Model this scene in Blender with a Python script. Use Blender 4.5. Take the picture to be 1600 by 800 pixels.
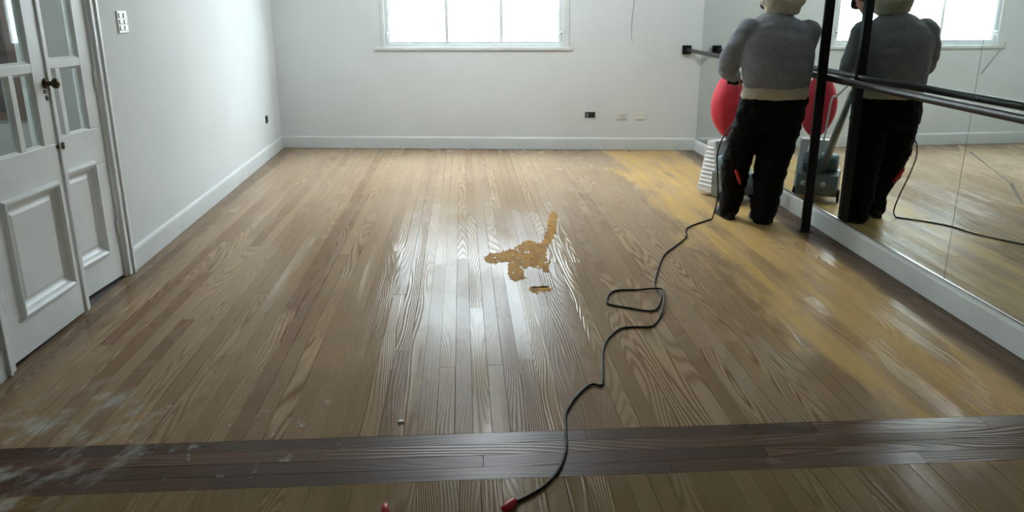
import bpy, bmesh, math, random
from mathutils import Vector, Matrix, noise

for o in list(bpy.data.objects):
    bpy.data.objects.remove(o)
S = bpy.context.scene
C = S.collection
random.seed(7)

# ------------------------------------------------------------------ camera
CAM_H = 1.55
F_PX, PITCH, YAW, ROLL = 1228.3, 0.29581, 0.06158, -0.00212
cd = bpy.data.cameras.new('camera')
cd.sensor_fit = 'HORIZONTAL'; cd.sensor_width = 36.0
cd.lens = 36.0 * F_PX / 1600.0
cd.clip_start = 0.05; cd.clip_end = 200
cam = bpy.data.objects.new('camera', cd); C.objects.link(cam)
Fv = Vector((math.sin(YAW) * math.cos(PITCH), math.cos(YAW) * math.cos(PITCH), -math.sin(PITCH)))
R0 = Vector((math.cos(YAW), -math.sin(YAW), 0)); U0 = R0.cross(Fv)
Rv = R0 * math.cos(ROLL) + U0 * math.sin(ROLL); Uv = -R0 * math.sin(ROLL) + U0 * math.cos(ROLL)
cam.matrix_world = Matrix(((Rv.x, Uv.x, -Fv.x, 0), (Rv.y, Uv.y, -Fv.y, 0), (Rv.z, Uv.z, -Fv.z, CAM_H), (0, 0, 0, 1)))
S.camera = cam

# ------------------------------------------------------------------ overcast sky, exposure
w = bpy.data.worlds.new('overcast_sky'); S.world = w; w.use_nodes = True
bg = w.node_tree.nodes['Background']
bg.inputs[0].default_value = (0.80, 0.91, 1.0, 1)
_nt = w.node_tree                                             # overcast sky: three times brighter overhead than at the horizon
_tc = _nt.nodes.new('ShaderNodeTexCoord'); _sp = _nt.nodes.new('ShaderNodeSeparateXYZ'); _mr = _nt.nodes.new('ShaderNodeMapRange')
_nt.links.new(_tc.outputs['Generated'], _sp.inputs[0]); _nt.links.new(_sp.outputs[2], _mr.inputs[0])
SKY = 2.3
_mr.inputs[1].default_value = 0.0; _mr.inputs[2].default_value = 1.0; _mr.inputs[3].default_value = SKY; _mr.inputs[4].default_value = SKY * 3.0
_nt.links.new(_mr.outputs[0], bg.inputs[1])
LAMP_POWER = 60.0
S.view_settings.view_transform = 'Standard'; S.view_settings.look = 'None'
S.view_settings.gamma = 1.0; S.view_settings.use_curve_mapping = False
S.view_settings.exposure = 2.2
S.cycles.max_bounces = 12; S.cycles.diffuse_bounces = 8; S.cycles.glossy_bounces = 6
S.cycles.transparent_max_bounces = 12
S.cycles.sample_clamp_indirect = 8.0
S.cycles.use_denoising = True

# ------------------------------------------------------------------ room dimensions (slightly out of square)
XL, AL = -2.0005, -0.02414          # left wall   x = XL + AL*y
XR, AR = 2.5433, 0.02732            # right wall  x = XR + AR*y
YB, SB = 9.6285, -0.11464           # back wall   y = YB + SB*x
YF = -4.6                           # wall behind the photographer
CEIL = 3.40
def meet(x0, a):                    # corner of a side wall with the back wall
    y = (YB + SB * x0) / (1 - SB * a); return Vector((x0 + a * y, y, 0))
CL, CR = meet(XL, AL), meet(XR, AR)

# ------------------------------------------------------------------ mesh helpers
class MB:
    def __init__(self): self.v = []; self.f = []; self.sm = []
    def add(self, vs, fs, smooth=False):
        n = len(self.v); self.v += [Vector(q) for q in vs]
        self.f += [tuple(i + n for i in q) for q in fs]; self.sm += [smooth] * len(fs); return self
    def box(self, a, b):
        (x0, y0, z0), (x1, y1, z1) = a, b
        return self.add([(x0, y0, z0), (x1, y0, z0), (x1, y1, z0), (x0, y1, z0), (x0, y0, z1), (x1, y0, z1), (x1, y1, z1), (x0, y1, z1)],
                        [(0, 3, 2, 1), (4, 5, 6, 7), (0, 1, 5, 4), (1, 2, 6, 5), (2, 3, 7, 6), (3, 0, 4, 7)])
    def prism(self, poly, z0, z1):
        n = len(poly)
        return self.add([(x, y, z0) for x, y in poly] + [(x, y, z1) for x, y in poly],
                        [tuple(range(n - 1, -1, -1)), tuple(range(n, 2 * n))] + [(i, (i + 1) % n, (i + 1) % n + n, i + n) for i in range(n)])
    def rings(self, rs, cap=True, smooth=True):
        n = len(rs[0]); vs = [q for r in rs for q in r]; fs = []
        for k in range(len(rs) - 1):
            for i in range(n):
                j = (i + 1) % n
                fs.append((k * n + i, k * n + j, (k + 1) * n + j, (k + 1) * n + i))
        if cap:
            fs.append(tuple(range(n - 1, -1, -1))); fs.append(tuple(range((len(rs) - 1) * n, len(rs) * n)))
        return self.add(vs, fs, smooth)
    def ellipses(self, rows, n=24, cap=True):
        """rows: (cx, cy, cz, rx, ry) horizontal ellipses from bottom to top"""
        return self.rings([[(cx + rx * math.cos(2 * math.pi * i / n), cy + ry * math.sin(2 * math.pi * i / n), cz) for i in range(n)] for cx, cy, cz, rx, ry in rows], cap)
    def tube(self, pts, r, n=10, cap=True, rings_only=False):
        pts = [Vector(q) for q in pts]; rr = r if isinstance(r, (list, tuple)) else [r] * len(pts)
        t0 = (pts[1] - pts[0]).normalized()
        up = Vector((0, 0, 1)) if abs(t0.z) < 0.9 else Vector((1, 0, 0))
        nrm = t0.cross(up).normalized(); out = []
        for k, q in enumerate(pts):
            a = pts[max(k - 1, 0)]; b = pts[min(k + 1, len(pts) - 1)]
            t = (b - a).normalized(); nrm = (nrm - t * nrm.dot(t)).normalized(); bi = t.cross(nrm)
            out.append([q + (nrm * math.cos(2 * math.pi * i / n) + bi * math.sin(2 * math.pi * i / n)) * rr[k] for i in range(n)])
        return self.rings(out, cap)
    def ball(self, c, rx, ry=None, rz=None, n=16, m=10):
        ry = ry or rx; rz = rz or rx; c = Vector(c); rs = []
        for k in range(m + 1):
            th = math.pi * (k / m) * 0.998 + 0.003
            rs.append([c + Vector((rx * math.sin(th) * math.cos(2 * math.pi * i / n), ry * math.sin(th) * math.sin(2 * math.pi * i / n), -rz * math.cos(th))) for i in range(n)])
        return self.rings(rs)
    def lathe(self, origin, axis, prof, n=20):
        """prof: (distance along axis, radius)"""
        o = Vector(origin); ax = Vector(axis).normalized()
        u = ax.orthogonal().normalized(); v = ax.cross(u)
        return self.rings([[o + ax * d + (u * math.cos(2 * math.pi * i / n) + v * math.sin(2 * math.pi * i / n)) * max(r, 1e-4) for i in range(n)] for d, r in prof])
    def xf(self, M): self.v = [M @ q for q in self.v]; return self
    def mesh(self, name):
        me = bpy.data.meshes.new(name); me.from_pydata([tuple(q) for q in self.v], [], self.f)
        me.polygons.foreach_set('use_smooth', self.sm)
        bm = bmesh.new(); bm.from_mesh(me); bmesh.ops.recalc_face_normals(bm, faces=bm.faces); bm.to_mesh(me); bm.free()
        return me
    def build(self, name, mat, parent=None, world=False, bevel=0, label=None):
        """world=True: the vertices are world coordinates and get turned into the parent's frame"""
        if world and parent is not None: self.xf(parent_world(parent).inverted())
        o = bpy.data.objects.new(name, self.mesh(name)); C.objects.link(o)
        if mat: o.data.materials.append(mat)
        if parent is not None: o.parent = parent
        if bevel:
            b = o.modifiers.new('bevel', 'BEVEL'); b.width = bevel; b.segments = 2; b.limit_method = 'ANGLE'
        if label: o['label'] = label
        return o
def parent_world(o):
    M = o.matrix_basis.copy()
    while o.parent is not None:
        o = o.parent; M = o.matrix_basis @ M
    return M
def tag(o, label=None, cat=None, group=None, kind=None):
    if label: o['label'] = label
    if cat: o['category'] = cat
    if group: o['group'] = group
    if kind: o['kind'] = kind
    return o
def empty(name, loc=(0, 0, 0), rz=0.0):
    o = bpy.data.objects.new(name, None); C.objects.link(o); o.empty_display_size = 0.1
    o.location = loc; o.rotation_euler = (0, 0, rz); return o
def spline(pts, sub=6):
    pts = [Vector(q) for q in pts]; out = []
    for k in range(len(pts) - 1):
        p0 = pts[max(k - 1, 0)]; p1 = pts[k]; p2 = pts[k + 1]; p3 = pts[min(k + 2, len(pts) - 1)]
        for i in range(sub):
            t = i / sub
            out.append(0.5 * ((2 * p1) + (p2 - p0) * t + (2 * p0 - 5 * p1 + 4 * p2 - p3) * t * t + (3 * p1 - p0 - 3 * p2 + p3) * t ** 3))
    out.append(pts[-1]); return out
def blend(name, mb, mat, parent, voxel=0.012, smooth=6, fold=0.0, fold_scale=0.15, seed=0.0, label=None):
    """fuse overlapping closed shapes given in world coordinates into one continuous skin"""
    tmp = bpy.data.objects.new('tmp', mb.mesh('tmp')); C.objects.link(tmp)
    m = tmp.modifiers.new('r', 'REMESH'); m.mode = 'VOXEL'; m.voxel_size = voxel; m.use_smooth_shade = True
    if smooth:
        s = tmp.modifiers.new('s', 'SMOOTH'); s.factor = 0.5; s.iterations = smooth
    dg = bpy.context.evaluated_depsgraph_get(); dg.update()
    me = bpy.data.meshes.new_from_object(tmp.evaluated_get(dg)); bpy.data.objects.remove(tmp)
    if fold:
        ns = [v.normal.copy() for v in me.vertices]
        for v, nn in zip(me.vertices, ns):
            q = v.co
            a = noise.noise(Vector((q.x / fold_scale, q.y / fold_scale, q.z / fold_scale * 1.6 + seed)))
            b = noise.noise(Vector((q.x / fold_scale * 2.3 + 5, q.y / fold_scale * 2.3, q.z / fold_scale * 3.4 + seed)))
            v.co += nn * fold * (a + 0.55 * b)
    M = parent_world(parent).inverted(); me.transform(M); me.name = name
    for pl in me.polygons: pl.use_smooth = True
    o = bpy.data.objects.new(name, me); C.objects.link(o); o.parent = parent
    me.materials.clear(); me.materials.append(mat)
    if label: o['label'] = label
    return o

# ------------------------------------------------------------------ material helpers
def srgb(r, g, b):
    f = lambda c: (c / 255 / 12.92) if c / 255 <= 0.04045 else ((c / 255 + 0.055) / 1.055) ** 2.4
    return (f(r), f(g), f(b), 1)
class NT:
    def __init__(self, name):
        self.m = bpy.data.materials.new(name); self.m.use_nodes = True
        self.t = self.m.node_tree; self.b = self.t.nodes['Principled BSDF']; self.out = self.t.nodes['Material Output']
    def n(self, typ, **kw):
        q = self.t.nodes.new(typ)
        for k, v in kw.items(): setattr(q, k, v)
        return q
    def link(self, a, b): self.t.links.new(a, b)
    def put(self, sock, v):
        if isinstance(v, bpy.types.NodeSocket): self.t.links.new(v, sock)
        else: sock.default_value = v
    def math(self, op, a, b=0.0, c=0.0, clamp=False):
        q = self.n('ShaderNodeMath', operation=op, use_clamp=clamp)
        self.put(q.inputs[0], a); self.put(q.inputs[1], b); self.put(q.inputs[2], c); return q.outputs[0]
    def ss(self, v, lo, hi, a=0.0, b=1.0):
        q = self.n('ShaderNodeMapRange', interpolation_type='SMOOTHSTEP')
        self.put(q.inputs[0], v); self.put(q.inputs[1], lo); self.put(q.inputs[2], hi); self.put(q.inputs[3], a); self.put(q.inputs[4], b); return q.outputs[0]
    def mix(self, f, a, b, mode='MIX'):
        q = self.n('ShaderNodeMix', data_type='RGBA', blend_type=mode)
        self.put(q.inputs[0], f); self.put(q.inputs[6], a); self.put(q.inputs[7], b); return q.outputs[2]
    def xyz(self, x, y, z):
        q = self.n('ShaderNodeCombineXYZ'); self.put(q.inputs[0], x); self.put(q.inputs[1], y); self.put(q.inputs[2], z); return q.outputs[0]
    def noise(self, vec, scale=1.0, detail=2.0, rough=0.5):
        q = self.n('ShaderNodeTexNoise'); self.put(q.inputs['Vector'], vec); q.inputs['Scale'].default_value = scale
        q.inputs['Detail'].default_value = detail; q.inputs['Roughness'].default_value = rough; return q.outputs[0]
    def bump(self, h, strength=0.3, dist=0.002):
        q = self.n('ShaderNodeBump'); self.put(q.inputs['Height'], h); q.inputs['Strength'].default_value = strength; q.inputs['Distance'].default_value = dist
        self.link(q.outputs[0], self.b.inputs['Normal'])
def plain(name, col, rough=0.5, metal=0.0, spec=0.5, vary=0.06, scale=8.0, bump=0.0, bscale=40.0):
    t = NT(name); tc = t.n('ShaderNodeTexCoord').outputs['Object']
    n = t.noise(tc, scale, 3)
    dark = (col[0] * (1 - vary * 2), col[1] * (1 - vary * 2), col[2] * (1 - vary * 2), 1)
    t.put(t.b.inputs['Base Color'], t.mix(t.ss(n, 0.3, 0.7), dark, col))
    t.b.inputs['Roughness'].default_value = rough; t.b.inputs['Metallic'].default_value = metal
    t.b.inputs['Specular IOR Level'].default_value = spec
    if bump: t.bump(t.noise(tc, bscale, 3), bump, 0.003)
    return t.m

def wood_material(name, along_y=True, dark_band=False, olive=False):
    t = NT(name)
    pos = t.n('ShaderNodeNewGeometry').outputs['Position']; rnd = t.n('ShaderNodeObjectInfo').outputs['Random']
    sep = t.n('ShaderNodeSeparateXYZ'); t.link(pos, sep.inputs[0]); X, Y = sep.outputs[0], sep.outputs[1]
    A, L = (X, Y) if along_y else (Y, X)                    # across the board, along the board
    r1 = t.math('FRACT', t.math('MULTIPLY', rnd, 17.31)); r2 = t.math('FRACT', t.math('MULTIPLY', rnd, 91.7)); r3 = t.math('FRACT', t.math('MULTIPLY', rnd, 233.9))
    off = t.math('MULTIPLY', rnd, 57.0)
    # flame grain: level lines of a stretched noise, another cut of the trunk for each board
    fld = t.noise(t.xyz(t.math('ADD', t.math('MULTIPLY', A, 8.0), off), t.math('MULTIPLY', L, 0.75), t.math('MULTIPLY', r2, 30.0)), 1.0, 0.6, 0.4)
    fld = t.math('ADD', fld, t.math('MULTIPLY', A, t.math('MULTIPLY_ADD', r3, 4.0, 0.6)))
    ring = t.math('SINE', t.math('MULTIPLY', fld, t.math('ADD', 75.0, t.math('MULTIPLY', r2, 70.0))))
    ring = t.math('POWER', t.math('MULTIPLY_ADD', ring, 0.5, 0.5), 1.6)
    show = t.ss(r1, 0.4, 1.0, 0.10, 1.0)
    grain = t.math('MULTIPLY', ring, show)
    fib = t.noise(t.xyz(t.math('MULTIPLY', A, 190.0), t.math('MULTIPLY', L, 5.0), off), 1.0, 2.0, 0.6)
    blot = t.noise(t.xyz(t.math('MULTIPLY', A, 2.2), t.math('MULTIPLY', L, 1.1), 3.0), 1.0, 3.0, 0.6)
    if dark_band:
        base = t.mix(t.ss(r1, 0.1, 0.9), srgb(76, 52, 36), srgb(108, 78, 52))
        late = srgb(52, 36, 30)
        col = t.mix(t.math('MULTIPLY', grain, 0.55), base, late)
    else:
        base = t.mix(t.ss(r1, 0.0, 1.0), srgb(148, 122, 92), srgb(178, 153, 119))
        base = t.mix(t.ss(r3, 0.70, 1.0, 0.0, 0.7), base, srgb(124, 92, 64))
        late = srgb(108, 70, 44)
        col = t.mix(t.math('MULTIPLY', grain, 0.75), base, late)
        col = t.mix(t.ss(blot, 0.42, 0.72, 0.0, 0.45), col, srgb(150, 130, 104))
        win_pale = t.math('MULTIPLY', t.ss(Y, 4.6, 7.6), t.ss(t.noise(t.xyz(t.math('MULTIPLY', X, 1.6), t.math('MULTIPLY', Y, 0.8), 44.0), 1.0, 2.0, 0.5), 0.25, 0.65, 0.3, 0.85))
        col = t.mix(t.math('MULTIPLY', win_pale, 0.6), col, srgb(182, 160, 138))          # far boards paler and greyer: window brightness put into the colour
        if olive: col = t.mix(0.5, col, srgb(122, 105, 62))  # boards on the near side mixed darker and more olive
        # the run that has already been sanded back to yellow wood, along the mirrors
        wob = t.math('MULTIPLY', t.math('SUBTRACT', t.noise(t.xyz(t.math('MULTIPLY', X, 5.0), t.math('MULTIPLY', Y, 1.2), 9.0), 1.0, 3.0, 0.6), 0.5), 0.9)
        xs = t.math('ADD', X, wob)
        edge = t.math('SUBTRACT', XR, t.math('MULTIPLY', Y, -AR))
        gap = t.math('SUBTRACT', edge, t.math('ADD', X, t.math('MULTIPLY', wob, 0.18)))
        sand = t.math('MULTIPLY', t.ss(xs, 1.52, 1.80), t.ss(gap, 0.18, 0.30))
        sand = t.math('MULTIPLY', sand, t.ss(Y, 2.35, 2.5))
        patch = t.ss(t.noise(t.xyz(t.math('MULTIPLY', X, 7.0), t.math('MULTIPLY', Y, 1.0), 21.0), 1.0, 3.0, 0.55), 0.34, 0.56, 0.40, 1.0)
        sandf = t.math('MULTIPLY', sand, patch)
        col = t.mix(sandf, col, t.mix(t.math('MULTIPLY', grain, 0.4), t.mix(r2, srgb(212, 176, 112), srgb(202, 168, 116)), srgb(160, 112, 54)))
        # old grime along the mirror skirting; boards also darken towards left and back walls
        edge_dark = t.ss(gap, 0.10, 0.28, 0.8, 0.0)
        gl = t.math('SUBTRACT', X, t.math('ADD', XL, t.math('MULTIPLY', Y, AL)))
        edge_dark = t.math('MAXIMUM', edge_dark, t.ss(t.math('ADD', gl, t.math('MULTIPLY', wob, 0.3)), 0.02, 0.26, 0.5, 0.0))
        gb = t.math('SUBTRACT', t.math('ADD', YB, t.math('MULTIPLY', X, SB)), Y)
        edge_dark = t.math('MAXIMUM', edge_dark, t.ss(t.math('ADD', gb, t.math('MULTIPLY', wob, 0.2)), 0.02, 0.18, 0.55, 0.0))
        col = t.mix(edge_dark, col, srgb(72, 58, 46))
    col = t.mix(t.ss(fib, 0.35, 0.8, 0.0, 0.28), col, t.mix(0.5, col, (0.02, 0.014, 0.01, 1)))
    # plaster dust trodden in near the door
    ux = t.math('DIVIDE', t.math('ADD', X, t.math('ADD', 1.58, t.math('MULTIPLY', t.math('SUBTRACT', Y, 2.8), -0.05))), 0.42); uy = t.math('DIVIDE', t.math('SUBTRACT', Y, 2.75), 0.62)
    rr = t.math('ADD', t.math('MULTIPLY', ux, ux), t.math('MULTIPLY', uy, uy))
    near = t.ss(rr, 0.1, 1.2, 1.0, 0.0)
    sm = t.noise(t.xyz(t.math('MULTIPLY', t.math('ADD', X, t.math('MULTIPLY', Y, -0.35)), 9.0), t.math('MULTIPLY', Y, 5.0), 4.0), 1.0, 4.0, 0.65)
    dust = t.math('MULTIPLY', near, t.ss(sm, 0.46, 0.70))
    ux2 = t.math('DIVIDE', t.math('ADD', X, 1.0), 0.75); uy2 = t.math('DIVIDE', t.math('SUBTRACT', Y, 2.85), 0.5)
    near2 = t.ss(t.math('ADD', t.math('MULTIPLY', ux2, ux2), t.math('MULTIPLY', uy2, uy2)), 0.2, 1.0, 1.0, 0.0)
    spk = t.noise(t.xyz(t.math('MULTIPLY', X, 16.0), t.math('MULTIPLY', Y, 11.0), 14.0), 1.0, 3.0, 0.6)
    dust = t.math('MAXIMUM', dust, t.math('MULTIPLY', near2, t.ss(spk, 0.60, 0.74, 0.0, 0.8)))
    dust = t.math('MULTIPLY', dust, 0.85)
    col = t.mix(dust, col, srgb(190, 190, 184))
    t.put(t.b.inputs['Base Color'], col)
    # worn varnish: patches of shine
    wear = t.noise(t.xyz(t.math('MULTIPLY', A, 3.0), t.math('MULTIPLY', L, 1.2), 31.0), 1.0, 3.0, 0.55)
    ro = t.ss(wear, 0.35, 0.68, 0.30, 0.34) if dark_band else t.ss(wear, 0.35, 0.68, 0.19, 0.29)
    ro = t.math('ADD', ro, t.math('MULTIPLY', t.math('SUBTRACT', r3, 0.5), 0.10))
    ro = t.math('ADD', ro, t.math('MULTIPLY', dust, 0.3))
    if not dark_band: ro = t.math('ADD', ro, t.math('MULTIPLY', sandf, 0.14))
    t.put(t.b.inputs['Roughness'], ro)
    t.b.inputs['Specular IOR Level'].default_value = 0.16 if dark_band else (0.03 if olive else 0.05)
    h = t.math('ADD', t.math('MULTIPLY', ring, t.math('MULTIPLY', t.math('ADD', show, 0.15), 0.8)), t.math('MULTIPLY', fib, 0.06))
    h = t.math('ADD', h, t.math('MULTIPLY', t.noise(t.xyz(t.math('MULTIPLY', A, 14.0), t.math('MULTIPLY', L, 3.0), off), 1.0, 2.0, 0.5), 0.35))
    t.bump(h, 0.5, 0.0025)
    return t.m

def wall_material(name, col, stain, zdirt=True):
    t = NT(name); pos = t.n('ShaderNodeNewGeometry').outputs['Position']
    n = t.noise(pos, 1.3, 4, 0.6); n2 = t.noise(pos, 7.0, 3, 0.6)
    c = t.mix(t.ss(n, 0.38, 0.75, 0.0, 0.35), col, stain)
    c = t.mix(t.ss(n2, 0.55, 0.8, 0.0, 0.18), c, stain)
    t.put(t.b.inputs['Base Color'], c); t.b.inputs['Roughness'].default_value = 0.75; t.b.inputs['Specular IOR Level'].default_value = 0.05
    t.bump(t.noise(pos, 60, 3), 0.08, 0.002); return t.m
def glass_material(name, tint, refl=1.0, rough=0.0):
    t = NT(name); t.t.nodes.remove(t.b)
    tr = t.n('ShaderNodeBsdfTransparent'); tr.inputs[0].default_value = tint
    gl = t.n('ShaderNodeBsdfGlossy'); gl.inputs['Roughness'].default_value = rough; gl.inputs[0].default_value = (refl, refl, refl, 1)
    fr = t.n('ShaderNodeFresnel'); fr.inputs[0].default_value = 1.5
    bf = t.n('ShaderNodeNewGeometry').outputs['Backfacing']
    mx = t.n('ShaderNodeMixShader'); t.link(t.math('MULTIPLY', fr.outputs[0], t.math('SUBTRACT', 1.0, bf)), mx.inputs[0]); t.link(tr.outputs[0], mx.inputs[1]); t.link(gl.outputs[0], mx.inputs[2])
    t.link(mx.outputs[0], t.out.inputs[0]); return t.m
def mirror_material():
    t = NT('mirror_glass'); n = t.noise(t.n('ShaderNodeNewGeometry').outputs['Position'], 2.0, 3)
    t.b.inputs['Base Color'].default_value = (0.66, 0.71, 0.69, 1); t.b.inputs['Metallic'].default_value = 1.0
    t.put(t.b.inputs['Roughness'], t.ss(n, 0.3, 0.8, 0.004, 0.03)); return t.m

M = {}
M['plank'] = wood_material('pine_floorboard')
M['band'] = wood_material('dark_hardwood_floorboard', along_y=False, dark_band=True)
M['near'] = wood_material('olive_pine_floorboard', olive=True)
M['sub'] = plain('subfloor_dark', (0.02, 0.015, 0.011, 1), 0.9)
M['wall'] = wall_material('wall_paint', (0.67, 0.70, 0.70, 1), (0.59, 0.61, 0.59, 1))
M['ceiling'] = wall_material('ceiling_paint', (0.70, 0.71, 0.70, 1), (0.62, 0.63, 0.61, 1))
M['trim'] = plain('white_trim_paint', (0.67, 0.70, 0.69, 1), 0.5, spec=0.2, vary=0.04, scale=3)
M['door'] = plain('white_door_enamel', (0.85, 0.89, 0.90, 1), 0.32, spec=0.3, vary=0.04, scale=4, bump=0.05)
M['frame'] = plain('window_frame_paint', (0.66, 0.70, 0.70, 1), 0.35, vary=0.04)
M['glass'] = glass_material('clear_window_glass', (0.97, 0.99, 0.98, 1))
M['dglass'] = glass_material('door_glass', (0.80, 0.86, 0.85, 1))
M['mirror'] = mirror_material()
M['black'] = plain('black_painted_steel', (0.009, 0.009, 0.012, 1), 0.34, spec=0.35, vary=0.1)
M['blackp'] = plain('black_plastic', (0.014, 0.014, 0.015, 1), 0.5)
M['rubber'] = plain('black_rubber_cable', (0.010, 0.011, 0.011, 1), 0.55, spec=0.25)
M['brass'] = plain('aged_brass', (0.11, 0.085, 0.05, 1), 0.4, metal=0.8, vary=0.2, scale=60)
M['steel'] = plain('steel', (0.5, 0.5, 0.5, 1), 0.3, metal=1.0)
M['switch'] = plain('switch_plastic', (0.85, 0.86, 0.84, 1), 0.3, vary=0.02)
M['socketw'] = plain('yellowed_socket_plastic', (0.70, 0.71, 0.66, 1), 0.35, vary=0.02)
M['red'] = plain('red_plastic', srgb(205, 40, 48), 0.4, vary=0.06)
M['bagred'] = plain('red_dust_bag_cloth', srgb(214, 48, 66), 0.75, vary=0.10, scale=9, bump=0.25, bscale=16)
M['sweater'] = plain('grey_sweater_knit', srgb(142, 146, 154), 0.9, spec=0.2, vary=0.10, scale=60, bump=0.4, bscale=160)
M['cream'] = plain('cream_cotton', srgb(196, 188, 168), 0.85, spec=0.2, vary=0.06, scale=10, bump=0.25, bscale=30)
M['trouser'] = plain('black_trouser_cloth', (0.0042, 0.0044, 0.0052, 1), 0.8, spec=0.15, vary=0.15, scale=20)
M['shoe'] = plain('black_shoe_leather', (0.012, 0.011, 0.011, 1), 0.55, vary=0.2, scale=30)
M['sole'] = plain('dark_shoe_sole', (0.03, 0.03, 0.028, 1), 0.8)
M['skin'] = plain('skin', srgb(190, 135, 108), 0.55, vary=0.05, scale=18)
M['hair'] = plain('dark_hair', (0.018, 0.014, 0.012, 1), 0.6, vary=0.2, scale=90, bump=0.4, bscale=150)
M['cap'] = plain('dark_plum_cap_cloth', srgb(52, 42, 56), 0.85, spec=0.2)
M['eye'] = plain('eye_white', (0.75, 0.74, 0.72, 1), 0.2)
M['iris'] = plain('dark_iris', (0.03, 0.018, 0.01, 1), 0.2)
M['cowl'] = plain('white_sander_plastic', (0.74, 0.74, 0.76, 1), 0.45, vary=0.06)
M['casting'] = plain('grey_green_casting', (0.20, 0.23, 0.21, 1), 0.45, metal=0.3, vary=0.12)
M['teal'] = plain('teal_grey_motor_paint', (0.10, 0.19, 0.21, 1), 0.45, vary=0.1)
M['tube'] = plain('galvanised_tube', (0.36, 0.38, 0.36, 1), 0.4, metal=0.6, vary=0.1)
M['hall'] = plain('dim_hall_paint', (0.55, 0.57, 0.57, 1), 0.6, vary=0.1, scale=2)
M['halldark'] = plain('dark_hall_wood', (0.035, 0.026, 0.02, 1), 0.5, vary=0.2)
M['brown'] = plain('brown_varnished_frame', srgb(96, 66, 50), 0.4, vary=0.12)
M['darkglass'] = plain('dark_unlit_glass', (0.012, 0.012, 0.013, 1), 0.3, spec=0.2)
M['facade'] = plain('pale_facade', (0.75, 0.74, 0.71, 1), 0.8, vary=0.04, scale=1)
M['shutter'] = plain('pale_green_shutter', (0.46, 0.55, 0.54, 1), 0.6)
M['ground'] = plain('street_paving', (0.42, 0.42, 0.41, 1), 0.8, vary=0.1, scale=1)
M['amber'] = None
def amber():
    t = NT('scraped_amber_wood'); pos = t.n('ShaderNodeNewGeometry').outputs['Position']
    sep = t.n('ShaderNodeSeparateXYZ'); t.link(pos, sep.inputs[0])
    n = t.noise(t.xyz(t.math('MULTIPLY', sep.outputs[0], 22.0), t.math('MULTIPLY', sep.outputs[1], 6.0), 0.0), 1.0, 3.0, 0.6)
    t.put(t.b.inputs['Base Color'], t.mix(t.ss(n, 0.35, 0.65), srgb(172, 126, 44), srgb(148, 102, 30)))
    t.b.inputs['Roughness'].default_value = 0.6; t.b.inputs['Specular IOR Level'].default_value = 0.03
    hole = t.noise(t.xyz(t.math('MULTIPLY', sep.outputs[0], 26.0), t.math('MULTIPLY', sep.outputs[1], 9.0), 5.0), 1.0, 2.0, 0.6)
    t.put(t.b.inputs['Alpha'], t.ss(hole, 0.34, 0.44))         # gaps where the old varnish is still on
    t.bump(n, 0.3, 0.002); return t.m
M['amber'] = amber()
def emission(name, col, s):
    t = NT(name); t.b.inputs['Base Color'].default_value = (0.8, 0.8, 0.8, 1)
    t.b.inputs['Emission Color'].default_value = col; t.b.inputs['Emission Strength'].default_value = s; return t.m

# ------------------------------------------------------------------ wall frames: local X along the wall, Y out of the room, Z up
nB = math.hypot(1, SB); ANG_B = math.atan2(SB, 1)
def frame_back(): return (0, YB, 0), ANG_B                   # X = along (1, SB); u = x * nB
nL = math.hypot(1, AL); ANG_L = math.atan2(1, AL)
def frame_left(): return (XL, 0, 0), ANG_L                   # X = along +y; u = y * nL
nR = math.hypot(1, AR); ANG_R = math.atan2(-1, -AR)
def frame_right(): return (XR, 0, 0), ANG_R                  # X = along -y; u = -y * nR
FR = {'back': frame_back(), 'left': frame_left(), 'right': frame_right()}
def wm(side): return Matrix.Translation(FR[side][0]) @ Matrix.Rotation(FR[side][1], 4, 'Z')
def on_wall(o, side): o.location = FR[side][0]; o.rotation_euler = (0, 0, FR[side][1]); return o
def structure(o): o['kind'] = 'structure'; return o
def wall_empty(name, side, u=0.0, v=0.0, z=0.0):
    """an Empty standing on a wall: local X along the wall, Y out of the room"""
    p = wm(side) @ Vector((u, v, z)); e = empty(name, p, FR[side][1]); return e

# ------------------------------------------------------------------ floor: subfloor, each board a part
TH = 0.2
sub = MB().prism([(XL + AL * YF - TH, YF - TH), (XR + AR * YF + TH, YF - TH), (CR.x + TH, CR.y + TH), (CL.x - TH, CL.y + TH)], -0.12, -0.020).build('floor', M['sub'])
structure(sub)
PW = 0.0735; BAND0, BAND1 = 2.405, 2.728
def plank(x0, x1, y0a, y0b, y1a, y1b, mat, dz=0.0, tilt=0.0):
    """board with the four corners (x0,y0a) (x1,y0b) (x1,y1b) (x0,y1a), chamfered along its upper edges"""
    g = random.choice([0.0002, 0.0003, 0.0003, 0.0004, 0.0011]); c = 0.0004; z0 = -0.0185; za = dz - tilt; zb = dz + tilt
    vs = [(x0 + g, y0a + g, z0), (x1 - g, y0b + g, z0), (x1 - g, y1b - g, z0), (x0 + g, y1a - g, z0),
          (x0 + g, y0a + g, za - c), (x1 - g, y0b + g, zb - c), (x1 - g, y1b - g, zb - c), (x0 + g, y1a - g, za - c),
          (x0 + g + c, y0a + g + c, za), (x1 - g - c, y0b + g + c, zb), (x1 - g - c, y1b - g - c, zb), (x0 + g + c, y1a - g - c, za)]
    fs = [(0, 3, 2, 1), (8, 9, 10, 11)]
    for a in (0, 4): fs += [(a + i, a + (i + 1) % 4, a + 4 + (i + 1) % 4, a + 4 + i) for i in range(4)]
    o = MB().add(vs, fs).build('plank', mat, sub); return o
x = -2.262; k = 0; cuts_prev = []
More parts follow.
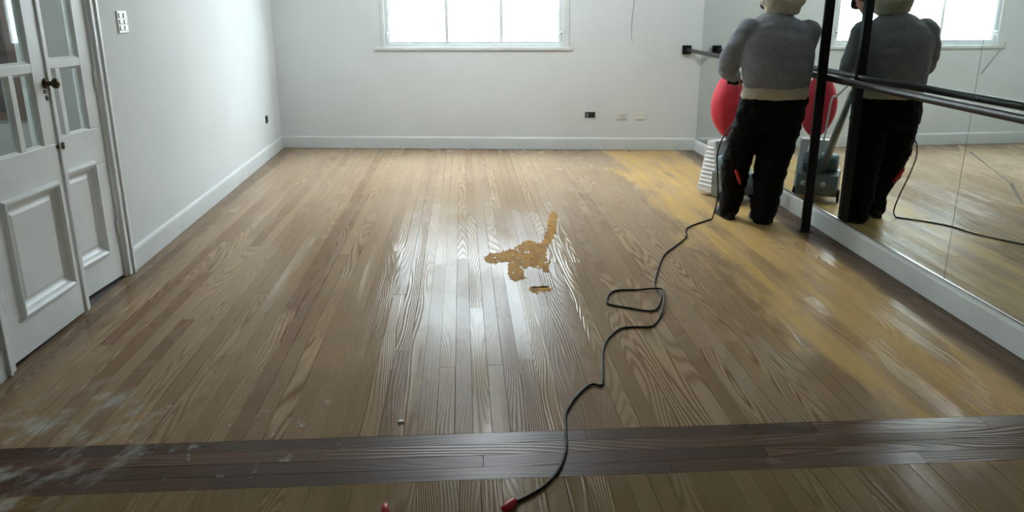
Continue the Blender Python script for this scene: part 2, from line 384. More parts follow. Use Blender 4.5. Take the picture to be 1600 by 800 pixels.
while x < 2.80:
    x1 = x + PW
    # boards beyond the dark band, run to the back wall
    far = min(YB + SB * x, YB + SB * x1)
    n = random.choice([1, 2, 2, 3, 2]); cuts = []
    for i in range(n):
        for _ in range(20):
            q = random.uniform(BAND1 + 0.6, far - 0.7)
            if all(abs(q - o_) > 0.9 for o_ in cuts) and all(abs(q - o_) > 0.15 for o_ in cuts_prev): cuts.append(q); break
    cuts.sort(); cuts_prev = cuts
    ys = [BAND1] + cuts
    for i, y0 in enumerate(ys):
        last = i == len(ys) - 1
        y1a = YB + SB * x + 0.05 if last else ys[i + 1]; y1b = YB + SB * x1 + 0.05 if last else ys[i + 1]
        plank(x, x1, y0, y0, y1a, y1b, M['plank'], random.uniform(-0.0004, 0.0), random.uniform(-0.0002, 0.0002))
    # boards on the photographer's side of the band
    if -2.0 < x < 2.3:
        plank(x + 0.02, x1 + 0.02, 0.35, 0.35, BAND0, BAND0, M['near'], random.uniform(-0.0004, 0.0), random.uniform(-0.0002, 0.0002))
    x = x1; k += 1
# the dark band: rows of boards laid across the room
rows = [(BAND0, 2.485, [-2.06, -0.9, 0.72, 1.66, 2.62]), (2.485, 2.566, [-2.06, -1.35, 0.05, 1.10, 2.62]),
        (2.566, 2.648, [-2.06, -0.55, 1.42, 2.62]), (2.648, BAND1, [-2.06, -0.95, 0.45, 1.36, 2.05, 2.62])]
for y0, y1, xs in rows:
    for a, b in zip(xs[:-1], xs[1:]):
        plank(a, b, y0, y0, y1, y1, M['band'], random.uniform(-0.0006, 0.0), 0.0)
# floor behind the photographer, out of view
f2 = MB().prism([(XL + AL * YF, YF), (XR + AR * YF, YF), (XR + 0.02, 0.345), (XL, 0.345)], -0.0185, -0.0005).build('floor_boarding', M['plank'], sub)

# ------------------------------------------------------------------ walls
def wall_mesh(u0, u1, holes, thick, zt):
    """boxes around rectangular openings (ua, ub, za, zb)"""
    mb = MB(); cur = u0
    for ua, ub, za, zb in sorted(holes):
        if ua > cur: mb.box((cur, 0, -0.1), (ua, thick, zt))
        if za > 0: mb.box((ua, 0, -0.1), (ub, thick, za))
        mb.box((ua, 0, zb), (ub, thick, zt)); cur = ub
    mb.box((cur, 0, -0.1), (u1, thick, zt)); return mb
WIN_L, WIN_R, WIN_B, WIN_T = -0.905 * nB, 1.195 * nB, 1.205, 2.72
DR0, DR1, DRT = 3.42 * nL, 4.83 * nL, 2.26
o = wall_mesh(CL.x * nB - 0.2, CR.x * nB + 0.2, [(WIN_L, WIN_R, WIN_B, WIN_T)], 0.22, CEIL).build('wall_back', M['wall']); structure(on_wall(o, 'back'))
o = wall_mesh(YF * nL - 0.1, CL.y * nL + 0.0, [(DR0, DR1, -0.02, DRT)], 0.14, CEIL).build('wall_left', M['wall']); structure(on_wall(o, 'left'))
o = wall_mesh(-CR.y * nR, -YF * nR + 0.1, [], 0.14, CEIL).build('wall_right', M['wall']); structure(on_wall(o, 'right'))
o = MB().box((XL - 0.2, YF - 0.15, -0.1), (XR + 0.2, YF, CEIL)).build('wall_front', M['halldark']); structure(o)
o = MB().prism([(XL + AL * YF - 0.15, YF - 0.15), (XR + AR * YF + 0.15, YF - 0.15), (CR.x + 0.15, CR.y + 0.22), (CL.x - 0.15, CL.y + 0.22)], CEIL, CEIL + 0.15).build('ceiling', M['ceiling']); structure(o)
# skirting boards with a small moulded top
def skirting(name, side, u0, u1, h=0.146, d=0.018):
    prof = [(0, 0), (-d, 0), (-d, h - 0.022), (-d + 0.004, h - 0.010), (-d * 0.35, h - 0.004), (0, h)]
    rs = [[(u, v, z + 0.001) for v, z in prof] for u in (u0, u1)]
    o = MB().rings(rs, smooth=False).build(name, M['trim']); on_wall(o, side); structure(o)
skirting('baseboard_back', 'back', CL.x * nB + 0.001, CR.x * nB - 0.02)
skirting('baseboard_left', 'left', 4.905 * nL, CL.y * nL - 0.02)
skirting('baseboard_left', 'left', YF * nL, 3.37 * nL)
skirting('baseboard_right', 'right', -CR.y * nR + 0.002, -YF * nR, h=0.143, d=0.024)

# ------------------------------------------------------------------ window in the back wall
we = wall_empty('window_1', 'back'); structure(we)
we['label'] = 'white three-light window above the back wall, blown out by daylight'
g0, g1, gm1, gm2, gz0, gz1 = -0.847 * nB, 1.132 * nB, -0.172 * nB, 0.468 * nB, 1.268, 2.62
mb = MB()                                                     # casing against the wall
cw0, cw1 = -0.945 * nB, 1.262 * nB
mb.box((cw0, -0.012, WIN_B), (WIN_L + 0.004, 0.02, WIN_T + 0.06)); mb.box((WIN_R - 0.004, -0.012, WIN_B), (cw1, 0.02, WIN_T + 0.06)); mb.box((WIN_L, -0.012, WIN_T - 0.004), (WIN_R, 0.02, WIN_T + 0.06))
mb.build('casing', M['trim'], we, bevel=0.004)
mb = MB(); fd0, fd1 = 0.012, 0.075                            # fixed frame
mb.box((WIN_L, fd0, WIN_B), (g0 - 0.012, fd1, WIN_T)); mb.box((g1 + 0.012, fd0, WIN_B), (WIN_R, fd1, WIN_T))
mb.box((g0 - 0.012, fd0, WIN_B), (g1 + 0.012, fd1, gz0 - 0.024)); mb.box((g0 - 0.012, fd0, gz1 + 0.03), (g1 + 0.012, fd1, WIN_T))
mb.build('window_frame', M['frame'], we, bevel=0.004)
MB().box((-1.035 * nB, -0.026, 1.168), (1.305 * nB, 0.03, 1.206)).build('window_sill', M['trim'], we, bevel=0.006)
for a, b in ((g0, gm1), (gm1, gm2), (gm2, g1)):
    mb = MB(); t = 0.018; r0 = a - (0.012 if a == g0 else 0); r1 = b + (0.012 if b == g1 else 0)
    la = 0.012 if a == g0 else t; lb = 0.012 if b == g1 else t
    mb.box((r0, 0.024, gz0 - 0.024), (r0 + la, 0.062, gz1 + 0.03)); mb.box((r1 - lb, 0.024, gz0 - 0.024), (r1, 0.062, gz1 + 0.03))
    mb.box((r0 + la, 0.024, gz0 - 0.024), (r1 - lb, 0.062, gz0)); mb.box((r0 + la, 0.024, gz1), (r1 - lb, 0.062, gz1 + 0.03))
    s = mb.build('sash', M['frame'], we)
    MB().box((r0 + la - 0.004, 0.040, gz0 - 0.004), (r1 - lb + 0.004, 0.045, gz1 + 0.004)).build('pane', M['glass'], s)
for u in (g0 - 0.03, g1 + 0.03):                             # little catches on the jambs
    mb = MB().lathe((u, 0.012, 1.365), (0, -1, 0), [(0, 0.016), (0.006, 0.016), (0.008, 0.009), (0.022, 0.008), (0.024, 0.013), (0.036, 0.012), (0.038, 0.0)], 14)
    mb.box((u - 0.006, -0.014, 1.315), (u + 0.006, -0.005, 1.366)); mb.build('window_catch', M['frame'], we)

# sampling portal in the opening: it gives no light of its own, it only tells the renderer where the sky shines in
pl = bpy.data.lights.new('window_portal', 'AREA'); pl.shape = 'RECTANGLE'; pl.size = g1 - g0; pl.size_y = gz1 - gz0; pl.cycles.is_portal = True
po = bpy.data.objects.new('window_portal', pl); C.objects.link(po)
po.matrix_world = wm('back') @ Matrix.Translation(((g0 + g1) / 2, 0.10, (gz0 + gz1) / 2)) @ Matrix.Rotation(math.radians(-90), 4, 'X')

# ------------------------------------------------------------------ glazed double door in the left wall
de = wall_empty('door_1', 'left'); structure(de)
de['label'] = 'white double door with glazed upper halves'
mb = MB()                                                     # jambs, head and moulded architrave
mb.box((DR0, -0.004, 0.0), (DR0 + 0.022, 0.13, DRT)); mb.box((DR1 - 0.028, -0.004, 0.0), (DR1, 0.13, DRT)); mb.box((DR0 + 0.022, -0.004, DRT - 0.03), (DR1 - 0.028, 0.13, DRT))
jf = mb.build('door_frame', M['door'], de, bevel=0.003)
def arch(u0, u1, z0, z1):
    m_ = MB(); m_.box((u0, -0.022, z0), (u1, 0.001, z1)); return m_
ar = MB(); ar.box((DR1 - 0.012, -0.020, 0), (DR1 + 0.035, 0.0, DRT + 0.03)); ar.box((DR1 + 0.035, -0.032, 0), (DR1 + 0.068, 0.0, DRT + 0.10))
ar.box((DR0 - 0.035, -0.020, 0), (DR0 + 0.012, 0.0, DRT + 0.03)); ar.box((DR0 - 0.060, -0.032, 0), (DR0 - 0.035, 0.0, DRT + 0.10))
ar.box((DR0 + 0.012, -0.020, DRT - 0.012), (DR1 - 0.012, 0.0, DRT + 0.03)); ar.box((DR0 - 0.035, -0.032, DRT + 0.03), (DR1 + 0.035, 0.0, DRT + 0.10))
ar.build('architrave', M['door'], de, bevel=0.005)
MB().box((DR0, 0.0, -0.0005), (DR1, 0.13, 0.004)).build('threshold', M['halldark'], de)
def leaf(u0, u1, pu0, pu1, gu0, gu1, mul, face, first, swing):
    """u0..u1 leaf, pu0..pu1 the lower panel, gu0..gu1 the glass, mul = muntin centre, face = depth of its front face"""
    th = 0.04; zb, zt = 0.016, DRT - 0.035; pz0, pz1 = 0.19, 0.755; l0, l1, h0, h1 = 0.935, 1.292, 1.335, 2.08
    mb = MB(); f0, f1 = face, face + th
    mb.box((u0, f0, zb), (u1, f1, pz0 + 0.03)); mb.box((u0, f0, pz1 - 0.03), (u1, f1, l0))
    mb.box((u0, f0, pz0 + 0.03), (pu0 + 0.03, f1, pz1 - 0.03)); mb.box((pu1 - 0.03, f0, pz0 + 0.03), (u1, f1, pz1 - 0.03))
    mb.box((u0, f0, l0), (gu0, f1, zt)); mb.box((gu1, f0, l0), (u1, f1, zt))
    mb.box((gu0, f0, l1), (gu1, f1, h0)); mb.box((gu0, f0, h1), (gu1, f1, zt))
    mb.box((mul - 0.021, f0 + 0.002, l0), (mul + 0.021, f1 - 0.002, l1))
    lf = mb.build('door_leaf', M['door'], de, bevel=0.003)
    # panel recessed behind a bolection moulding
    MB().box((pu0 + 0.02, f0 + 0.014, pz0 + 0.02), (pu1 - 0.02, f1 - 0.01, pz1 - 0.02)).build('panel', M['door'], lf)
    mm = MB(); prof = [(0.0, 0.0), (0.006, -0.018), (0.016, -0.020), (0.030, -0.012), (0.040, 0.002), (0.052, 0.010), (0.060, 0.014)]
    rs = []
    for d, v in prof: rs.append([(pu0 + d, f0 + v, pz0 + d), (pu1 - d, f0 + v, pz0 + d), (pu1 - d, f0 + v, pz1 - d), (pu0 + d, f0 + v, pz1 - d)])
    mm.rings(rs, cap=False, smooth=False).build('moulding', M['door'], lf)
    rp = MB(); q0, q1, q2, q3 = pu0 + 0.085, pu1 - 0.085, pz0 + 0.085, pz1 - 0.085
    rp.rings([[(q0 - e, f0 + v, q2 - e), (q1 + e, f0 + v, q2 - e), (q1 + e, f0 + v, q3 + e), (q0 - e, f0 + v, q3 + e)] for e, v in ((0.018, 0.0145), (0.0, 0.008))], smooth=False).build('raised_field', M['door'], lf)
    for a, b, c, d in ((gu0, mul - 0.021, l0, l1), (mul + 0.021, gu1, l0, l1), (gu0, gu1, h0, h1)):
        MB().box((a - 0.004, f0 + 0.020, c - 0.004), (b + 0.004, f0 + 0.024, d + 0.004)).build('pane', M['dglass'], lf)
        gb = MB(); e = 0.012                                   # glazing bead
        gb.rings([[(a + k_, f0 + v, c + k_), (b - k_, f0 + v, c + k_), (b - k_, f0 + v, d - k_), (a + k_, f0 + v, d - k_)] for k_, v in ((0, 0.002), (e, 0.019))], cap=False, smooth=False).build('glazing_bead', M['door'], lf)
    if first:
        MB().box((u1 - 0.022, f0 - 0.010, zb), (u1 + 0.016, f0 + 0.002, zt)).build('cover_strip', M['door'], lf, bevel=0.004)
        hu, hz = u1 - 0.045, 1.235
        hd = MB().lathe((hu, f0, hz), (0, -1, 0), [(0, 0.026), (0.006, 0.026), (0.008, 0.012), (0.035, 0.011), (0.040, 0.020), (0.050, 0.026), (0.062, 0.024), (0.070, 0.012), (0.072, 0)], 18)
        hd.build('door_knob', M['brass'], lf)
        MB().box((hu - 0.020, f0 - 0.005, hz - 0.048), (hu + 0.020, f0 + 0.001, hz - 0.030)).build('rose_plate', M['brass'], lf)
        MB().lathe((hu - 0.002, f0 + 0.002, 1.165), (0, -1, 0), [(0, 0.013), (0.005, 0.013), (0.006, 0.0)], 14).build('keyhole', M['blackp'], lf)
        mb = MB().box((u1 - 0.035, f0 - 0.008, 0.908), (u1 + 0.03, f0 + 0.001, 0.926)); mb.box((u1 - 0.004, f0 - 0.018, 0.900), (u1 + 0.012, f0 - 0.004, 0.934)); mb.build('latch', M['brass'], lf)
    hu = u0 + 0.004 if first else u1 - 0.004
    for z in (0.27, 1.15, 1.95):
        MB().lathe((hu, f0 - 0.006, z), (0, 0, 1), [(0, 0.0), (0.002, 0.008), (0.10, 0.008), (0.102, 0.0)], 10).build('hinge', M['door'], lf)
    th_ = math.radians(swing); c_ = Vector((u0 if first else u1, face, 0)); lf.rotation_euler = (0, 0, th_); lf.location = c_ - Matrix.Rotation(th_, 3, 'Z') @ c_
    return lf
leaf(3.447 * nL, 4.178 * nL, 3.583 * nL, 4.092 * nL, 3.60 * nL, 4.035 * nL, 3.852 * nL, 0.004, True, -2.4)
leaf(4.182 * nL, 4.798 * nL, 4.222 * nL, 4.660 * nL, 4.245 * nL, 4.675 * nL, 4.452 * nL, 0.012, False, -6.0)

# ------------------------------------------------------------------ dim hall seen through the door glass
HX = -5.2
o = MB().box((HX, 1.2, -0.12), (XL + AL * 3.5 - 0.145, 7.0, -0.004)).build('floor_hall', M['halldark']); structure(o)
o = MB().box((HX, 1.2, 2.9), (XL - 0.30, 7.0, 3.0)).build('ceiling_hall', M['hall']); structure(o)
o = MB().box((HX - 0.1, 1.2, -0.1), (HX, 7.0, 3.0)).build('wall_hall', M['hall']); structure(o)
o = MB().box((HX, 1.1, -0.1), (XL - 0.30, 1.2, 3.0)).build('wall_hall_near', M['hall']); structure(o)
o = MB().box((HX, 7.0, -0.1), (XL - 0.33, 7.1, 3.0)).build('wall_hall_far', M['hall']); structure(o)
o = empty('window_2', (-4.25, 7.0, 0)); structure(o)             # dark interior window with a brown frame at the end of the hall
wf = MB()
for q0, q1 in (((-0.58, -0.05, 0.72), (-0.50, 0.0, 2.3)), ((0.50, -0.05, 0.72), (0.58, 0.0, 2.3)), ((-0.5, -0.05, 0.72), (0.5, 0.0, 0.78)), ((-0.5, -0.05, 2.22), (0.5, 0.0, 2.3)), ((-0.5, -0.045, 1.62), (0.5, -0.005, 1.67))): wf.box(q0, q1)
wf.build('window_frame', M['brown'], o)
MB().box((-0.51, -0.02, 0.76), (0.51, -0.012, 1.64)).build('pane', M['darkglass'], o); MB().box((-0.51, -0.02, 1.65), (0.51, -0.012, 2.24)).build('pane', M['darkglass'], o)
hl = empty('hall_fill_lamp', (-4.2, 4.0, 2.9)); tag(hl, 'small globe lamp added in the hall to brighten the door panes', 'lamp')  # unseen lamp, added to brighten the hall behind the door glass
MB().lathe((0, 0, 0), (0, 0, -1), [(0, 0.05), (0.015, 0.05), (0.02, 0.03), (0.05, 0.03)], 16).build('ceiling_rose', M['switch'], hl)
MB().ball((0, 0, -0.12), 0.085, n=20, m=12).build('globe', emission('hall_fill_globe', (1.0, 0.96, 0.9, 1), 80.0), hl)

# ------------------------------------------------------------------ street outside the window
o = MB().box((-40, 10.3, -0.6), (40, 60, -0.5)).build('ground', M['ground']); structure(o)
bd = empty('building', (1.0, 24, -0.5))
tag(bd, 'pale building across the street, washed out behind the window panes', 'building')
MB().box((-9, 0, 0), (9, 6, 4.2)).build('facade', M['facade'], bd)
MB().box((-9.2, -0.3, 4.2), (9.2, 6.2, 4.45)).build('cornice', M['facade'], bd)
for i in range(5):
    f = MB().box((-7 + i * 3.2, -0.06, 1.5), (-5.6 + i * 3.2, 0.02, 3.2)).build('window', M['frame'], bd)
    MB().box((-6.9 + i * 3.2, -0.09, 1.6), (-5.7 + i * 3.2, -0.05, 3.1)).build('pane', M['shutter'], f)

# ------------------------------------------------------------------ wall mirrors
MU = [(-CR.y + 0.012, -6.66), (-6.656, -3.982), (-3.978, -1.30)]
ML = ['frameless wall mirror in the far corner, left of its seam behind the worker', 'frameless wall mirror reflecting the worker and the window', 'frameless wall mirror nearest the camera, right of the vertical seam']
for (a, b), lab in zip(MU, ML):
    e = wall_empty('wall_mirror', 'right', a * nR); tag(e, lab, 'mirror', 'wall mirrors')
    L_ = (b - a) * nR
    MB().box((0, -0.0060, 0.146), (L_, -0.0012, 2.35)).build('mirror_glass', M['mirror'], e)
    MB().box((0, -0.0011, 0.146), (L_, -0.0002, 2.35)).build('backing', M['casting'], e)
    ch = MB().box((0, -0.011, 0.1445), (L_, -0.0062, 0.153)); ch.build('bottom_channel', M['steel'], e)

# ------------------------------------------------------------------ ballet barre: rail, posts, brackets
be = empty('ballet_barre', (2.555, 5.6, 0)); tag(be, 'black steel ballet barre running along the mirrors', 'barre')
def barre_pt(y):
    off = 0.136 + 0.0118 * max(0.0, y - 5.565) + 0.0118 * max(0.0, 5.565 - y)
    return Vector((XR + AR * y - off, y, 1.112 + 0.0105 * (y - 3.4)))
yend = 9.33
MB().tube([barre_pt(1.5 + (yend - 0.03 - 1.5) * i / 20) for i in range(21)], 0.0228, 16).build('rail', M['black'], be, world=True)
bp = barre_pt(yend); q = wm('back').inverted() @ bp
bk = MB().box((q.x - 0.05, -0.05, q.z - 0.05), (q.x + 0.05, 0.0, q.z + 0.05)).xf(wm('back')); bk.build('wall_bracket', M['black'], be, world=True, bevel=0.006)
def post(x, y, rz):
    b = barre_pt(y)
    p = MB().box((-0.018, -0.032, 0.005), (0.018, 0.032, CEIL)).xf(Matrix.Translation((x, y, 0)) @ Matrix.Rotation(rz, 4, 'Z')).build('post', M['black'], be, world=True, bevel=0.003)
    fp = MB().box((-0.035, -0.05, 0.0), (0.035, 0.05, 0.008)).xf(Matrix.Translation((x, y, 0)) @ Matrix.Rotation(rz, 4, 'Z')).build('foot_plate', M['black'], p, world=True)
    cl = MB().box((b.x - x - 0.028, -0.022, -0.030), (0.02, 0.022, 0.030)).xf(Matrix.Translation((x, y, b.z))).build('clamp', M['black'], p, world=True, bevel=0.005)
post(2.551, 5.565, math.radians(78)); post(2.44, 1.75, math.radians(78))

# ------------------------------------------------------------------ switches, sockets, stray wire on the walls
e = wall_empty('light_switch', 'left', 5.295 * nL, 0, 1.522); tag(e, 'white light switch plate on the wall right of the glazed door', 'light switch')
MB().box((-0.078, -0.010, -0.068), (0.078, 0.0, 0.068)).build('plate', M['switch'], e, bevel=0.004)
for i in (-1, 1):
    for j in (-1, 0, 1):
        MB().box((i * 0.036 - 0.026, -0.016, j * 0.038 - 0.015), (i * 0.036 + 0.026, -0.009, j * 0.038 + 0.015)).build('rocker', M['switch'], e, bevel=0.003)
def socket(side, u, z, wd, ht, mat, lab, holes, inner):
    e = wall_empty('wall_socket', side, u, 0, z); tag(e, lab, 'socket')
    MB().box((-wd / 2, -0.009, -ht / 2), (wd / 2, 0.0, ht / 2)).build('plate', mat, e, bevel=0.003)
    for h in holes:
        MB().box((h - 0.017, -0.012, -ht * 0.32), (h + 0.017, -0.008, ht * 0.32)).build('insert', inner, e, bevel=0.002)
    return e
socket('left', 9.115 * nL, 0.441, 0.095, 0.085, M['blackp'], 'small black socket low on the left wall near the corner', [-0.02, 0.02], M['rubber'])
e = socket('back', 1.525 * nB, 0.415, 0.122, 0.072, M['blackp'], 'black open socket box low on the back wall', [-0.035], M['casting'])
MB().box((-0.064, -0.0105, -0.039), (0.064, -0.004, -0.033)).build('rim', M['socketw'], e)
socket('back', 1.90 * nB, 0.40, 0.125, 0.076, M['socketw'], 'white wall socket with two dark inserts beside the black box', [-0.012, 0.026], M['hall'])
socket('back', 2.12 * nB, 0.40, 0.125, 0.076, M['socketw'], 'blank white wall socket plate nearest the mirror corner', [0.0], M['socketw'])
pw = [Vector((1.987 * nB, -0.006, 2.9)), Vector((1.984 * nB, -0.006, 2.2)), Vector((1.990 * nB, -0.006, 1.75)), Vector((1.972 * nB, -0.006, 1.5)), Vector((1.972 * nB, -0.006, 1.33)), Vector((1.990 * nB, -0.007, 1.27)), Vector((2.015 * nB, -0.012, 1.245))]
o = MB().tube(spline(pw, 6), 0.0045, 6).build('wall_wire', M['frame']); on_wall(o, 'back'); tag(o, 'thin pale wire hanging down the back wall right of the window', 'wire')
# strips of old clear tape on the near mirror
def tape(y0, z0, y1, z1, wd, lab):
    a = Vector((-y0 * nR, 0, z0)); b = Vector((-y1 * nR, 0, z1)); d = (b - a).normalized(); s = Vector((-d.z, 0, d.x)) * wd / 2
    m_ = MB(); vs = [a - s, b - s * 0.6, b + s * 0.6, a + s]
    m_.add([v + Vector((0, -0.0064, 0)) for v in vs] + [v + Vector((0, -0.0072, 0)) for v in vs], [(0, 1, 2, 3), (7, 6, 5, 4), (0, 4, 5, 1), (1, 5, 6, 2), (2, 6, 7, 3), (3, 7, 4, 0)])
    o = m_.build('tape_strip', M['tape']); on_wall(o, 'right'); tag(o, lab, 'tape', 'tape on the mirror')
M['tape'] = plain('cloudy_tape', (0.80, 0.84, 0.83, 1), 0.3, vary=0.05, scale=60); M['tape'].node_tree.nodes['Principled BSDF'].inputs['Alpha'].default_value = 0.38
tape(3.953, 1.266, 3.794, 1.428, 0.011, 'cloudy strip of tape on the mirror above the barre')
tape(3.93, 0.865, 3.57, 0.771, 0.008, 'long thin strip of tape on the mirror below the barre')
tape(3.575, 0.772, 3.47, 0.700, 0.022, 'short shiny strip of tape low on the mirror at the right edge')

# ------------------------------------------------------------------ amber scraped patches on the boards
def patch(name, pts, lab):
    pts = [Vector((a, b, 0)) for a, b in pts]; c = sum(pts, Vector()) / len(pts)
    sp = spline(pts + [pts[0]], 5)[:-1]
    m_ = MB(); poly = [(q.x + random.uniform(-.012, .012), q.y + random.uniform(-.035, .035)) for q in sp]
    m_.prism(poly, 0.0002, 0.0011); o = m_.build(name, M['amber'])
    bm = bmesh.new(); bm.from_mesh(o.data); bmesh.ops.triangulate(bm, faces=[f for f in bm.faces if len(f.verts) > 4]); bm.to_mesh(o.data); bm.free()
    tag(o, lab, 'stain'); return o
patch('floor_stain', [(0.121, 5.071), (0.185, 5.151), (0.234, 5.186), (0.284, 5.217), (0.351, 5.286), (0.417, 5.41), (0.478, 5.442), (0.515, 5.377), (0.556, 5.426), (0.594, 5.587), (0.64, 5.876), (0.686, 6.194), (0.728, 6.315), (0.754, 6.257), (0.739, 6.058), (0.691, 5.752), (0.641, 5.474), (0.575, 5.271), (0.546, 5.079), (0.549, 4.898), (0.518, 4.73), (0.461, 4.796), (0.384, 4.802), (0.36, 4.66), (0.366, 4.581), (0.29, 4.555), (0.266, 4.666), (0.278, 4.873), (0.249, 4.94), (0.182, 4.923), (0.131, 4.948)], 'large amber stain of bare wood in the middle of the floor')
patch('floor_stain', [(0.371, 4.412), (0.416, 4.446), (0.486, 4.423), (0.504, 4.367), (0.464, 4.324), (0.394, 4.34)], 'small amber spot just in front of the large floor stain')
o = MB().ball((0, 0, 0.0045), 0.015, 0.011, 0.0045, 9, 6).build('plaster_chip', M['switch']); o.location = (-0.272, 2.832, 0); tag(o, 'small white plaster chip on the boards near the dark band', 'chip')

# ------------------------------------------------------------------ power cable and red plugs
path = [(2.145, 6.201), (1.92, 5.923), (1.688, 5.694), (1.608, 5.439), (1.454, 5.19), (1.347, 5.024), (1.239, 4.747), (1.13, 4.401), (1.12, 4.211), (1.06, 4.032), (1.002, 3.974), (0.892, 4.031), (0.796, 4.095), (0.802, 4.179), (0.835, 4.271), (0.892, 4.323), (0.999, 4.323), (1.125, 4.3), (1.142, 4.237), (1.10, 4.062), (1.034, 3.883), (0.961, 3.756), (0.876, 3.751), (0.788, 3.73), (0.703, 3.604), (0.653, 3.46), (0.62, 3.281), (0.59, 3.118), (0.574, 3.092), (0.548, 3.108), (0.511, 3.077), (0.456, 2.994), (0.425, 2.93), (0.392, 2.841), (0.376, 2.713), (0.358, 2.573), (0.312, 2.433), (0.253, 2.342), (0.193, 2.286), (0.144, 2.252)]
R_C = 0.0056
lead = [(2.245, 6.24, 0.90), (2.20, 6.20, 0.82), (2.10, 6.06, 0.74), (1.965, 5.86, 0.66), (1.925, 5.83, 0.54), (1.945, 5.85, 0.38), (1.975, 5.90, 0.20), (1.975, 5.955, 0.06)]
zt = []
for i, (a, b) in enumerate(path[1:]):
    z = R_C + 0.0006
    if 16 <= i <= 18: z = 0.020                                # passes over its own loop
    zt.append((a, b, z))
cp = spline([Vector(q) for q in lead] + [Vector((1.955, 5.945, R_C + 0.001))] + [Vector(q) for q in zt], 6)
for q in cp: q.z = max(q.z, R_C + 0.0004)
ce = empty('power_cable', (0.144, 2.252, 0)); tag(ce, 'black power cable snaking from the sander across the floor', 'cable')
MB().tube(cp, R_C, 8).build('cord', M['rubber'], ce, world=True)
MB().lathe((0.15, 2.257, 0.0135), (-0.66, -0.75, 0), [(0, 0.006), (0.006, 0.0115), (0.02, 0.0132), (0.06, 0.0132), (0.066, 0.011), (0.075, 0.0)], 14).build('plug', M['red'], ce, world=True, label='red plug on the cable end')
e = empty('plug_connector', (-0.281, 2.225, 0)); tag(e, 'red connector lying on the floor at the bottom edge', 'plug')
MB().lathe((0.0, 0.030, 0.0135), (0.1, -1, 0), [(0, 0.0), (0.002, 0.011), (0.02, 0.0132), (0.055, 0.0132), (0.06, 0.0)], 14).build('connector_body', M['red'], e)
for s in (-0.005, 0.005):
    MB().tube([(s, 0.028, 0.0135), (s, 0.030, 0.0135), (s, 0.046, 0.0135)], 0.0018, 6).build('pin', M['brass'], e)

# ------------------------------------------------------------------ floor sander
SO = Vector((2.385, 6.75, 0)); SA = math.radians(28)
sd = empty('floor_sander', SO, SA); tag(sd, 'white drum floor sander with red dust bag in front of the worker', 'floor sander')
def L2W(x, y, z): return Vector((SO.x + x * math.cos(SA) - y * math.sin(SA), SO.y + x * math.sin(SA) + y * math.cos(SA), z))
# tapered cowl: local X right, Y forward
def trap(x0, x1, yb0, yb1, yt0, yt1, z0, z1):
    return MB().add([(x0, yb0, z0), (x1, yb0, z0), (x1, yb1, z0), (x0, yb1, z0), (x0 + 0.012, yt0, z1), (x1 - 0.012, yt0, z1), (x1 - 0.012, yt1, z1), (x0 + 0.012, yt1, z1)],
                    [(0, 3, 2, 1), (4, 5, 6, 7), (0, 1, 5, 4), (1, 2, 6, 5), (2, 3, 7, 6), (3, 0, 4, 7)])
cw = trap(-0.17, 0.12, 0.0, 0.27, 0.085, 0.185, 0.035, 0.50).build('cowl', M['cowl'], sd, bevel=0.012)
for i in range(10):
    z = 0.10 + i * 0.037; k_ = (z - 0.035) / 0.465
    y0 = 0.0 + 0.085 * k_ + 0.022; y1 = 0.27 - 0.085 * k_ - 0.022; xx = -0.17 + 0.012 * k_
    MB().add([(xx - 0.010, y0, z), (xx - 0.010, y1, z), (xx + 0.003, y1, z + 0.018), (xx + 0.003, y0, z + 0.018), (xx + 0.003, y0, z - 0.004), (xx + 0.003, y1, z - 0.004)],
             [(0, 1, 2, 3), (0, 4, 5, 1), (4, 3, 2, 5), (0, 3, 4), (1, 5, 2)]).build('louvre', M['cowl'], cw)
hs = MB().rings([[(xx, y, z) for y, z in ((-0.22, 0.06), (-0.23, 0.14), (-0.19, 0.235), (-0.10, 0.27), (-0.002, 0.27), (-0.002, 0.05), (-0.12, 0.045))] for xx in (-0.27, 0.07)], smooth=False)
hs.build('drum_housing', M['casting'], sd, bevel=0.010)
MB().lathe((-0.25, -0.085, 0.335), (1, 0, 0), [(0, 0.0), (0.004, 0.06), (0.02, 0.078), (0.27, 0.078), (0.29, 0.06), (0.294, 0.0)], 22).build('motor', M['teal'], sd)
for xx in (-0.292, 0.072):
    wl = MB().lathe((xx, -0.165, 0.062), (1, 0, 0), [(0, 0.0), (0.001, 0.048), (0.004, 0.060), (0.018, 0.060), (0.021, 0.048), (0.022, 0.0)], 22).build('wheel', M['rubber'], sd)
    MB().lathe((xx - 0.002, -0.165, 0.062), (1, 0, 0), [(0, 0.0), (0.001, 0.02), (0.024, 0.02), (0.026, 0.0)], 14).build('hub', M['tube'], wl)
for xx in (-0.16, 0.0): MB().lathe((xx, -0.235, 0.17), (0, -1, 0), [(0, 0.010), (0.02, 0.010), (0.022, 0.022), (0.036, 0.022), (0.040, 0.0)], 12).build('adjusting_knob', M['socketw'], sd)
